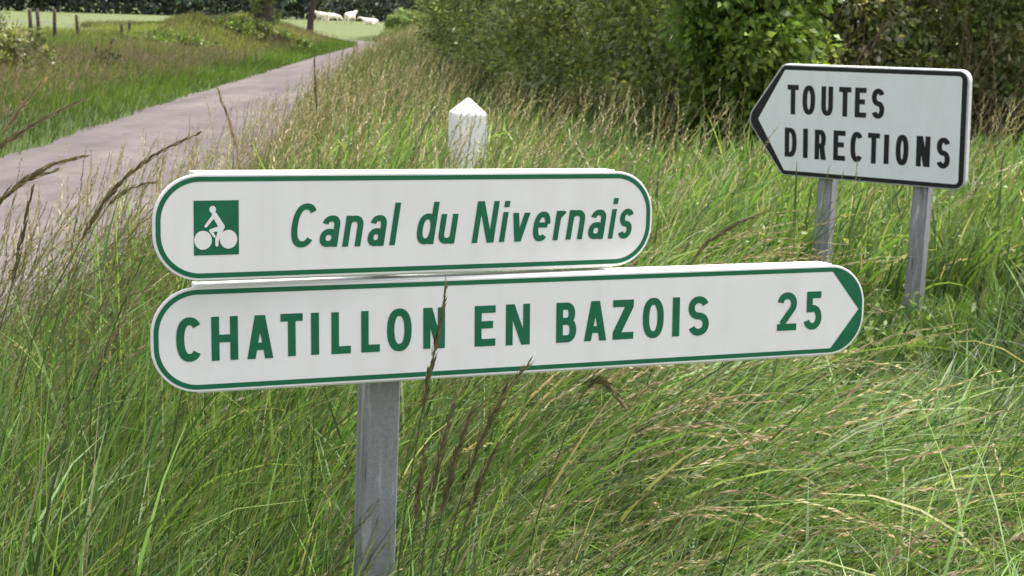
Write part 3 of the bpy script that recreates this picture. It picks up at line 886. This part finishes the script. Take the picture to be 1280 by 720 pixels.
def near_grass():
    r = np.random.default_rng(61)
    # tussocks: every blade belongs to a clump that shares lean, height and tint
    m = 5200
    cl = wedge(r, m, 1.1, 15.2, 27.5, 1.15); caz = r.normal(.1, .75, m); cL = r.normal(1, .16, m); cth = r.normal(0, .16, m); ctint = np.clip(1 + r.normal(0, .20, (m, 1)), .55, 1.6) * (1 + r.normal(0, .06, (m, 3)))
    n = 100000; k = r.integers(0, m, n)
    p = cl[k] + r.normal(0, 1, (n, 2)) * (.035 + .016 * cl[k, 1:2])
    ok = on_verge(p, -.12) & (p[:, 1] > 1.45); p = p[ok]; k = k[ok]
    n = len(p); x, y = p[:, 0], p[:, 1]
    patch = hn(x, y, 2.1, 1.7, .7)
    lodged = sstep((x + .25 * y - .15) / .9) * sstep((5.4 - y) / 1.5)     # right foreground: combed over by the wind
    L = (r.uniform(.26, .62, n) + .10 * patch) * (1 - .20 * (y > 6)) * (1 + .15 * lodged) * np.clip(cL[k], .6, 1.5)
    L *= 1 - .72 * np.exp(-((np.arctan2(x, y) - .25) / .105) ** 4) * sstep((y - 3.3) / 1.3) * (y < 6.4)
    L *= np.clip((x - xr(y)) / 1.5 + .28, .28, 1)
    L = np.where((y < 2.75) & (np.abs(np.arctan2(x, y)) < .27), np.minimum(L, .52), L)
    th0 = np.abs(r.normal(.14, .14, n) + cth[k]) + lodged * .35; th1 = r.normal(.95, .45, n) + cth[k] + lodged * .75
    az = caz[k] * (1 - .3 * lodged) + r.normal(.1, .5, n)
    az = np.where(r.random(n) < .14, r.uniform(0, 6.28, n), az)
    w = (.0036 + .0115 * r.random(n) ** 2.0) * np.clip(y / 4.5, .6, 2.2)
    c = G_FRESH[r.integers(0, 4, n)]
    dk = r.random(n) < .16; c[dk] = G_DARK[r.integers(0, 2, dk.sum())]
    pl = r.random(n) < .11 + .05 * lodged; c[pl] = G_PALE[r.integers(0, 2, pl.sum())]
    dead = r.random(n) < .025 + .012 * lodged; c[dead] = TAN[r.integers(0, 4, dead.sum())]
    c = c * ctint[k] * np.clip(1 + r.normal(0, .18, (n, 1)) + .4 * (patch[:, None] - .5), .45, 1.8)
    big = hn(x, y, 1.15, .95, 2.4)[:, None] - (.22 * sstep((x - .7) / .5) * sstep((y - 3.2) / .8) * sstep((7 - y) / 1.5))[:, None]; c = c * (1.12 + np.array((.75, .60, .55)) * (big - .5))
    base = np.stack([x, y, hgt(x, y) - .02], 1)
    V, Q, cc = ribbons(spines(base, L, th0, th1, az, 7), w, c, r)
    o = put('grass', mesh_np('grass', V, Q, cc, True), MAT_GRASS); tag(o, kind='stuff')


def bank_grass():
    r = np.random.default_rng(62)
    n = 130000
    y = 7.5 + (80 - 7.5) * r.random(n) ** 1.35; x = xl(y) + .05 - (r.random(n) ** .9) * 9.5
    vis = np.abs(np.arctan2(x, y)) < np.radians(31); x, y = x[vis], y[vis]; n = len(x)
    e = np.clip((xl(y) - x) / 5, 0, 2); patch = hn(x, y, .8, .6, .3)
    L = (.14 + .24 * np.clip(e, .0, 1) * r.uniform(.6, 1.3, n) + .08 * patch)
    th0 = np.abs(r.normal(.1, .12, n)); th1 = np.abs(r.normal(.8, .4, n)); az = r.uniform(-2.6, 2.6, n) * .6 + .2
    w = r.uniform(.006, .011, n) * np.clip(y / 16, .9, 3.6)
    c = G_FRESH[r.integers(0, 4, n)] * np.array((.66, .68, .50))
    rosy = r.random(n) < np.clip(e - .12, 0, .55) * (.35 + .9 * hn(x, y, .5, .35, 1.3)); c[rosy] = np.array([(.19, .145, .085), (.165, .13, .075), (.14, .14, .055)])[r.integers(0, 3, rosy.sum())]
    sun_tint = (sstep((y - 40) / 5) * sstep((e - .12) / .35) * (y < 66))[:, None]; c = c * (1 - sun_tint) + sun_tint * np.array((.20, .225, .062)) * np.clip(1 + r.normal(0, .15, (n, 1)), .6, 1.5)  # sunlit look of the mound put into the blade colour
    c = c * np.clip(1 + r.normal(0, .2, (n, 1)) + .55 * (patch[:, None] - .5), .45, 1.8)
    base = np.stack([x, y, hgt(x, y) - .02], 1)
    V, Q, cc = ribbons(spines(base, L, th0, th1, az, 4), w, c, r)
    o = put('bank_grass', mesh_np('bank_grass', V, Q, cc, True), MAT_GRASS); tag(o, kind='stuff')


def far_verge_grass():
    r = np.random.default_rng(63); n = 42000
    y = 12 + 60 * r.random(n) ** 1.2; u = r.random(n); x = xr(y) - .15 + u * (5.0 + .02 * y)
    L = r.uniform(.35, .70, n) * np.clip((x - xr(y)) / .8 + .4, .3, 1) * (1 - .5 * sstep((x - xr(y) - 1.5) / 1.2)); th0 = np.abs(r.normal(.1, .1, n)); th1 = np.abs(r.normal(.7, .35, n)); az = r.normal(.1, .9, n)
    w = r.uniform(.006, .011, n) * np.clip(y / 14, 1, 4)
    c = G_FRESH[r.integers(0, 4, n)] * .78
    pl = r.random(n) < .12; c[pl] = np.array([(.17, .16, .08), (.20, .17, .09)])[r.integers(0, 2, pl.sum())]
    c = c * np.clip(1 + r.normal(0, .2, (n, 1)), .5, 1.6)
    base = np.stack([x, y, hgt(x, y) - .02], 1)
    V, Q, cc = ribbons(spines(base, L, th0, th1, az, 4), w, c, r)
    o = put('verge_grass', mesh_np('verge_grass', V, Q, cc, True), MAT_GRASS); tag(o, kind='stuff')


def head_quads(P, col, r, m, ln, wd, frac, spread):
    """seed heads: m spikelets on the top part of every spine P (n,K,3)"""
    n, K, _ = P.shape
    t = 1 - frac * (1 - np.linspace(0, 1, m)) ; f = t * (K - 1); i0 = np.clip(f.astype(int), 0, K - 2); fr = f - i0
    C = P[:, i0] * (1 - fr)[None, :, None] + P[:, i0 + 1] * fr[None, :, None]
    T = P[:, i0 + 1] - P[:, i0]; T /= np.linalg.norm(T, axis=2)[:, :, None] + 1e-9
    s = r.normal(size=(n, m, 3)); s -= T * np.sum(s * T, 2)[:, :, None]; s /= np.linalg.norm(s, axis=2)[:, :, None]
    taper = np.interp(np.linspace(0, 1, m), [0, .3, 1], [.8, 1, .55])[None, :, None]
    d = T + s * spread; d /= np.linalg.norm(d, axis=2)[:, :, None]
    q = np.cross(d, s); q /= np.linalg.norm(q, axis=2)[:, :, None] + 1e-9
    ln = np.broadcast_to(np.asarray(ln), (n,))[:, None, None] * taper; wd = np.broadcast_to(np.asarray(wd), (n,))[:, None, None] * taper
    a = C + s * wd * .3
    V = np.stack([a, a + d * ln * .45 + q * wd * .5, a + d * ln, a + d * ln * .45 - q * wd * .5], 2).reshape(-1, 3)
    Q = np.arange(n * m)[:, None] * 4 + np.arange(4)[None]
    return V, Q, np.repeat(np.repeat(col, m, 0) * np.clip(1 + r.normal(0, .18, (n * m, 1)), .5, 1.6), 4, 0)


def seed_stalks():
    r = np.random.default_rng(64); B = Buf()
    def lot(p, L, th0, th1, az, stemc, headc, w, m, ln, wd, frac, spread):
        n = len(p); base = np.stack([p[:, 0], p[:, 1], hgt(p[:, 0], p[:, 1]) - .02], 1)
        ang = np.arctan2(p[:, 0], p[:, 1]); L = np.where((p[:, 1] < 2.75) & (ang > -.60) & (ang < .27), np.minimum(L, r.uniform(.44, .58, n)), L)
        P = spines(base, L, th0, th1, az, 8)
        V, Q, c = ribbons(P, w, stemc, r, .5); B.add(V, Q, c)
        V, Q, c = head_quads(P, headc, r, m, ln, wd, frac, spread); B.add(V, Q, c)
    # left foreground and middle: dark green brown stalks leaning right
    p = wedge(r, 1900, 1.9, 6.0, 25); p = p[on_verge(p, .0) & (p[:, 0] < .1 + .02 * p[:, 1])]; n = len(p)
    lot(p, r.uniform(.55, .95, n) * (1 - .25 * sstep((xr(p[:, 1]) + 1.1 - p[:, 0]) / .8)), np.abs(r.normal(.20, .12, n)), r.normal(1.0, .3, n), r.normal(.1, .5, n), cols(r, n, [(.12, .165, .055), (.13, .15, .065)], .15),
        cols(r, n, [(.15, .145, .07), (.18, .15, .085), (.12, .135, .055)], .2), np.full(n, .0022), 26, .020, .0046, .30, .22)
    # dark headed stems standing over the lane edge at the left
    n = 190; yy = r.uniform(2.8, 5.2, n); p = np.stack([yy * np.tan(r.uniform(-.40, -.235, n)), yy], 1); p = p[on_verge(p, .05)]; n = len(p)
    lot(p, r.uniform(.62, 1.0, n), np.abs(r.normal(.16, .10, n)), r.normal(.85, .3, n), r.normal(.05, .45, n), cols(r, n, [(.12, .15, .055), (.13, .13, .06)], .15),
        cols(r, n, [(.14, .115, .065), (.17, .135, .08), (.11, .11, .05)], .2), np.full(n, .0024), 28, .021, .0052, .30, .22)
    # right foreground: lodged, pale tan, heads almost flat and pointing right
    p = wedge(r, 1250, 2.0, 6.0, 26); p = p[(p[:, 0] > -.35 + .02 * p[:, 1]) & ~((np.abs(np.arctan2(p[:, 0], p[:, 1]) - .245) < .10) & (p[:, 1] > 3.4))]; n = len(p)
    lot(p, r.uniform(.55, .95, n), np.abs(r.normal(.55, .18, n)), r.normal(1.65, .28, n), r.normal(.0, .55, n), cols(r, n, [(.20, .23, .09), (.15, .20, .06), (.26, .25, .13)], .15),
        cols(r, n, TAN * np.array((.92, .86, .86)), .2), np.full(n, .0026), 30, .024, .0062, .30, .16)
    # middle distance: upright pale heads round the marker post and along the lane edge
    p = wedge(r, 7200, 5.0, 17, 26, .8); p = p[on_verge(p, -.05)]; n = len(p)
    near_lane = sstep((2.5 - (p[:, 0] - xr(p[:, 1]))) / 2.5)
    k = (r.random(n) < .35 + .65 * near_lane) & ~((np.abs(np.arctan2(p[:, 0], p[:, 1]) - .245) < .11) & (p[:, 1] < 6.6)); p = p[k]; n = len(p)
    lot(p, r.uniform(.50, .92, n), np.abs(r.normal(.10, .08, n)), np.abs(r.normal(.55, .35, n)), r.normal(.1, .8, n), cols(r, n, [(.20, .19, .09), (.15, .17, .07), (.26, .22, .12)], .15),
        cols(r, n, TAN, .2), np.full(n, .0042), 14, .030, .0085, .24, .42)
    # round the marker post, and the few stems in front of the arrow sign's lower corner
    n = 90; p = np.stack([r.uniform(-.55, .12, n), r.uniform(6.6, 7.9, n)], 1)
    lot(p, r.uniform(.55, .90, n), np.abs(r.normal(.10, .08, n)), np.abs(r.normal(.5, .35, n)), r.normal(.1, .9, n), cols(r, n, [(.20, .21, .09), (.15, .19, .07)], .15),
        cols(r, n, TAN, .2), np.full(n, .0045), 14, .030, .0085, .26, .40)
    n = 16; p = np.stack([r.uniform(1.02, 1.30, n), r.uniform(5.3, 5.75, n)], 1)
    lot(p, r.uniform(.58, .76, n), np.abs(r.normal(.08, .08, n)), np.abs(r.normal(.45, .3, n)), r.normal(.1, .9, n), cols(r, n, [(.10, .15, .05)], .15),
        cols(r, n, [(.12, .14, .06)], .2), np.full(n, .0045), 10, .026, .006, .2, .40)
    # far verge
    n = 1700; y = 13 + 42 * r.random(n); p = np.stack([xr(y) + .05 + r.random(n) ** 1.3 * 1.9, y], 1)
    lot(p, r.uniform(.5, .85, n), np.abs(r.normal(.1, .08, n)), np.abs(r.normal(.5, .3, n)), r.normal(.1, .9, n), cols(r, n, [(.2, .19, .09)], .15), cols(r, n, TAN, .2), .004 * y / 9, 7, .05, .014 , .25, .45)
    o = put('seed_grass', B.mesh('seed_grass'), MAT_STRAW); tag(o, kind='stuff')
    # rosy seed heads over the left bank
    B = Buf(); n = 7000; y = 10 + 55 * r.random(n) ** 1.2; e = r.random(n) ** .8
    p = np.stack([xl(y) - .8 - e * 4.2, y], 1)
    lot(p, r.uniform(.28, .48, n), np.abs(r.normal(.1, .08, n)), np.abs(r.normal(.5, .3, n)), r.normal(.1, .9, n), cols(r, n, [(.17, .14, .08)], .15),
        cols(r, n, [(.21, .15, .11), (.24, .18, .13), (.16, .125, .08)], .2), .003 * np.clip(y / 9, 1, 5), 6, .045, .014, .25, .45)
    o = put('bank_seed_grass', B.mesh('bank_seed_grass'), MAT_STRAW); tag(o, kind='stuff')


def weeds():
    """leafy nettles and docks between the grass on the right"""
    r = np.random.default_rng(65); C, Ls = [], []
    B = Buf()
    p = wedge(r, 1500, 4.6, 11, 25); p = p[(p[:, 0] > .45 + .02 * p[:, 1]) & (p[:, 0] < 1.1 + 1.2 * (p[:, 1] - 4.6) ** 2)]
    for x, y in p:
        h = r.uniform(.20, .46) * (.4 if abs(math.atan2(x, y) - .255) < .10 and y < 6.6 else 1); z = float(hgt(x, y)); ln = r.normal(0, .12, 2)
        for k in range(12):
            t = .25 + .75 * k / 11
            C.append((x + ln[0] * t + r.normal(0, .035), y + ln[1] * t + r.normal(0, .035), z + h * t)); Ls.append(.062 * (1.15 - .6 * t) * r.uniform(.7, 1.2))
    C = np.array(C); Ls = np.array(Ls); n = len(C)
    V, Q = leaf_quads(C, Ls, Ls * .5, .6, 66)
    o = put('weeds', mesh_np('weeds', V, Q, np.repeat(cols(r, n, [(.12, .18, .045), (.10, .15, .04), (.17, .22, .07)], .25), 4, 0)), MAT_LEAF); tag(o, kind='stuff')


near_grass(); bank_grass(); far_verge_grass(); seed_stalks(); weeds()


# ------------------------------------------------------------------ the tall stalks that stand out one by one
def stalk(label, pts, y, frac, sr, ln, wd, m, colr, spread=.35, group=None, branch=0):
    """pts: photograph pixels from the tip down; the stalk carries on into the soil below the last one"""
    r = np.random.default_rng(abs(hash(label)) % 9973 if False else sum(map(ord, label)))
    ys = np.linspace(y, y + .0, len(pts))
    P = np.array([at(a, b, yy) for (a, b), yy in zip(pts, ys)])
    d = P[-1] - P[-2]; d = d / np.linalg.norm(d); d = d * np.array([.6, 1, 1]); g = float(hgt(P[-1][0], P[-1][1]))
    if P[-1][2] > g + .02 and d[2] < -.1:
        P = np.vstack([P, P[-1] + d * ((P[-1][2] - g) / -d[2]) * .5, P[-1] + d * ((P[-1][2] - g + .03) / -d[2])])
    # resample smoothly
    u = np.concatenate([[0], np.cumsum(np.linalg.norm(np.diff(P, axis=0), axis=1))]); t = np.linspace(0, u[-1], 40)
    S = np.stack([np.interp(t, u, P[:, i]) for i in range(3)], 1)
    for _ in range(3): S[1:-1] = (S[:-2] + 2 * S[1:-1] + S[2:]) / 4
    S[:, 1] += .012 * np.sin(np.linspace(0, 5, 40) + r.random() * 6)
    S = S[::-1]
    b = S[0]; root = empty('grass_stalk', b); tag(root, label, 'grass stalk', group)
    V, Q = tube_np(S - b, np.linspace(sr, sr * .45, 40), 6)
    put('stem', mesh_np('stem', V, Q, np.broadcast_to(np.array(colr[0]), (len(V), 3)), True), MAT_GRASS, root)
    B = Buf()
    f = frac * u[min(len(u) - 1, len(pts) - 1)] / u[-1]
    for rep in range(2):
        V, Q, c = head_quads((S - b)[None], np.array([colr[1]]), r, m, ln, wd, f, spread); B.add(V, Q, c)
    put('seed_head', B.mesh('seed_head'), MAT_STRAW, root)


DK = ((.10, .125, .045), (.135, .115, .062)); MD = ((.11, .14, .045), (.15, .12, .07)); TN = ((.2, .18, .09), (.27, .20, .13))
stalk('dark seed stalk crossing the last N of CHATILLON on the lower plate', [(558, 353), (556, 378), (552, 400), (547, 425), (540, 450), (534, 475), (527, 520), (516, 580), (505, 650), (497, 720)], 1.97, .42, .0019, .021, .0052, 40, DK, .22)
stalk('dark bushy seed head whose tip reaches the green edge below EN', [(661, 452), (645, 468), (628, 492), (612, 520), (600, 548), (588, 585), (570, 640), (552, 720)], 2.0, .55, .0019, .026, .0056, 46, DK, .3)
stalk('dark seed head bent over to the right just below BAZ', [(778, 507), (768, 488), (755, 472), (742, 464), (733, 474), (722, 505), (700, 560), (672, 640)], 2.2, .32, .0017, .022, .006, 24, DK, .35)
stalk('dark stalk leaning right between the bushy head and the post', [(592, 512), (578, 545), (565, 585), (552, 640), (541, 700), (536, 730)], 1.95, .6, .0018, .024, .006, 40, DK, .3)
stalk('low dark stalk leaning right in the clump, nearest the bottom edge', [(622, 560), (606, 590), (590, 630), (574, 680), (562, 730)], 1.92, .5, .0017, .022, .005, 34, DK, .26)
stalk('short dark stalk rising steeply between the post and the slender one', [(531, 560), (526, 600), (519, 650), (512, 730)], 1.88, .5, .0016, .02, .0048, 30, DK, .24)
stalk('slender dark stalk just right of the grey post', [(571, 498), (556, 540), (545, 590), (533, 650), (525, 730)], 1.9, .55, .0018, .022, .0055, 36, DK, .3)
stalk('dark stalk leaning right between the two signs, above the arrow end', [(957, 266), (930, 277), (905, 289), (885, 302), (868, 322), (852, 352)], 3.6, .75, .0026, .035, .008, 26, DK, .2)
stalk('long arching stalk across the lane left of the upper plate', [(243, 169), (222, 178), (195, 190), (168, 208), (143, 232), (122, 258), (108, 285), (92, 315), (72, 352), (45, 410), (20, 480)], 2.3, .5, .0017, .024, .0055, 48, MD, .2)
stalk('drooping branch like stalk under the long arching one', [(195, 228), (172, 226), (150, 236), (128, 262), (112, 290), (95, 330), (70, 395), (48, 460)], 2.32, .25, .0012, .018, .0045, 20, MD, .22)
stalk('thick stalk pointing up right at the left edge over the far grass', [(97, 127), (72, 138), (48, 150), (24, 164), (-2, 180), (-40, 215), (-75, 280)], 2.1, .65, .0017, .022, .0055, 36, MD, .2)
stalk('thin rosy stalk rising at the left edge beside the thick one', [(58, 100), (40, 122), (22, 142), (8, 160), (-18, 200), (-50, 280)], 2.5, .4, .0012, .02, .0045, 26, TN, .25)
stalk('arching stalk over the lane at the left edge, tip level', [(102, 196), (78, 199), (54, 208), (28, 222), (2, 242), (-25, 280), (-50, 340)], 2.15, .6, .0016, .022, .0055, 36, MD, .2)
stalk('lower of the arching stalks at the left edge over the lane', [(72, 212), (50, 215), (28, 226), (5, 240), (-20, 272), (-45, 330)], 2.25, .5, .0013, .02, .005, 26, MD, .22)
stalk('upright dark stalk over the lane near the left edge', [(40, 238), (34, 268), (28, 298), (22, 335), (10, 385), (-10, 460)], 2.2, .5, .0016, .022, .005, 36, DK, .18)
stalk('short brown stalk against the lane above the upper plate corner', [(272, 113), (277, 130), (284, 148), (292, 168), (298, 200), (302, 240)], 5.6, .6, .003, .045, .010, 24, TN, .2)
stalk('thin dark stalk against the far end of the lane', [(393, 70), (393, 84), (394, 98), (396, 130), (398, 190)], 6.6, .55, .003, .04, .008, 22, DK, .12)
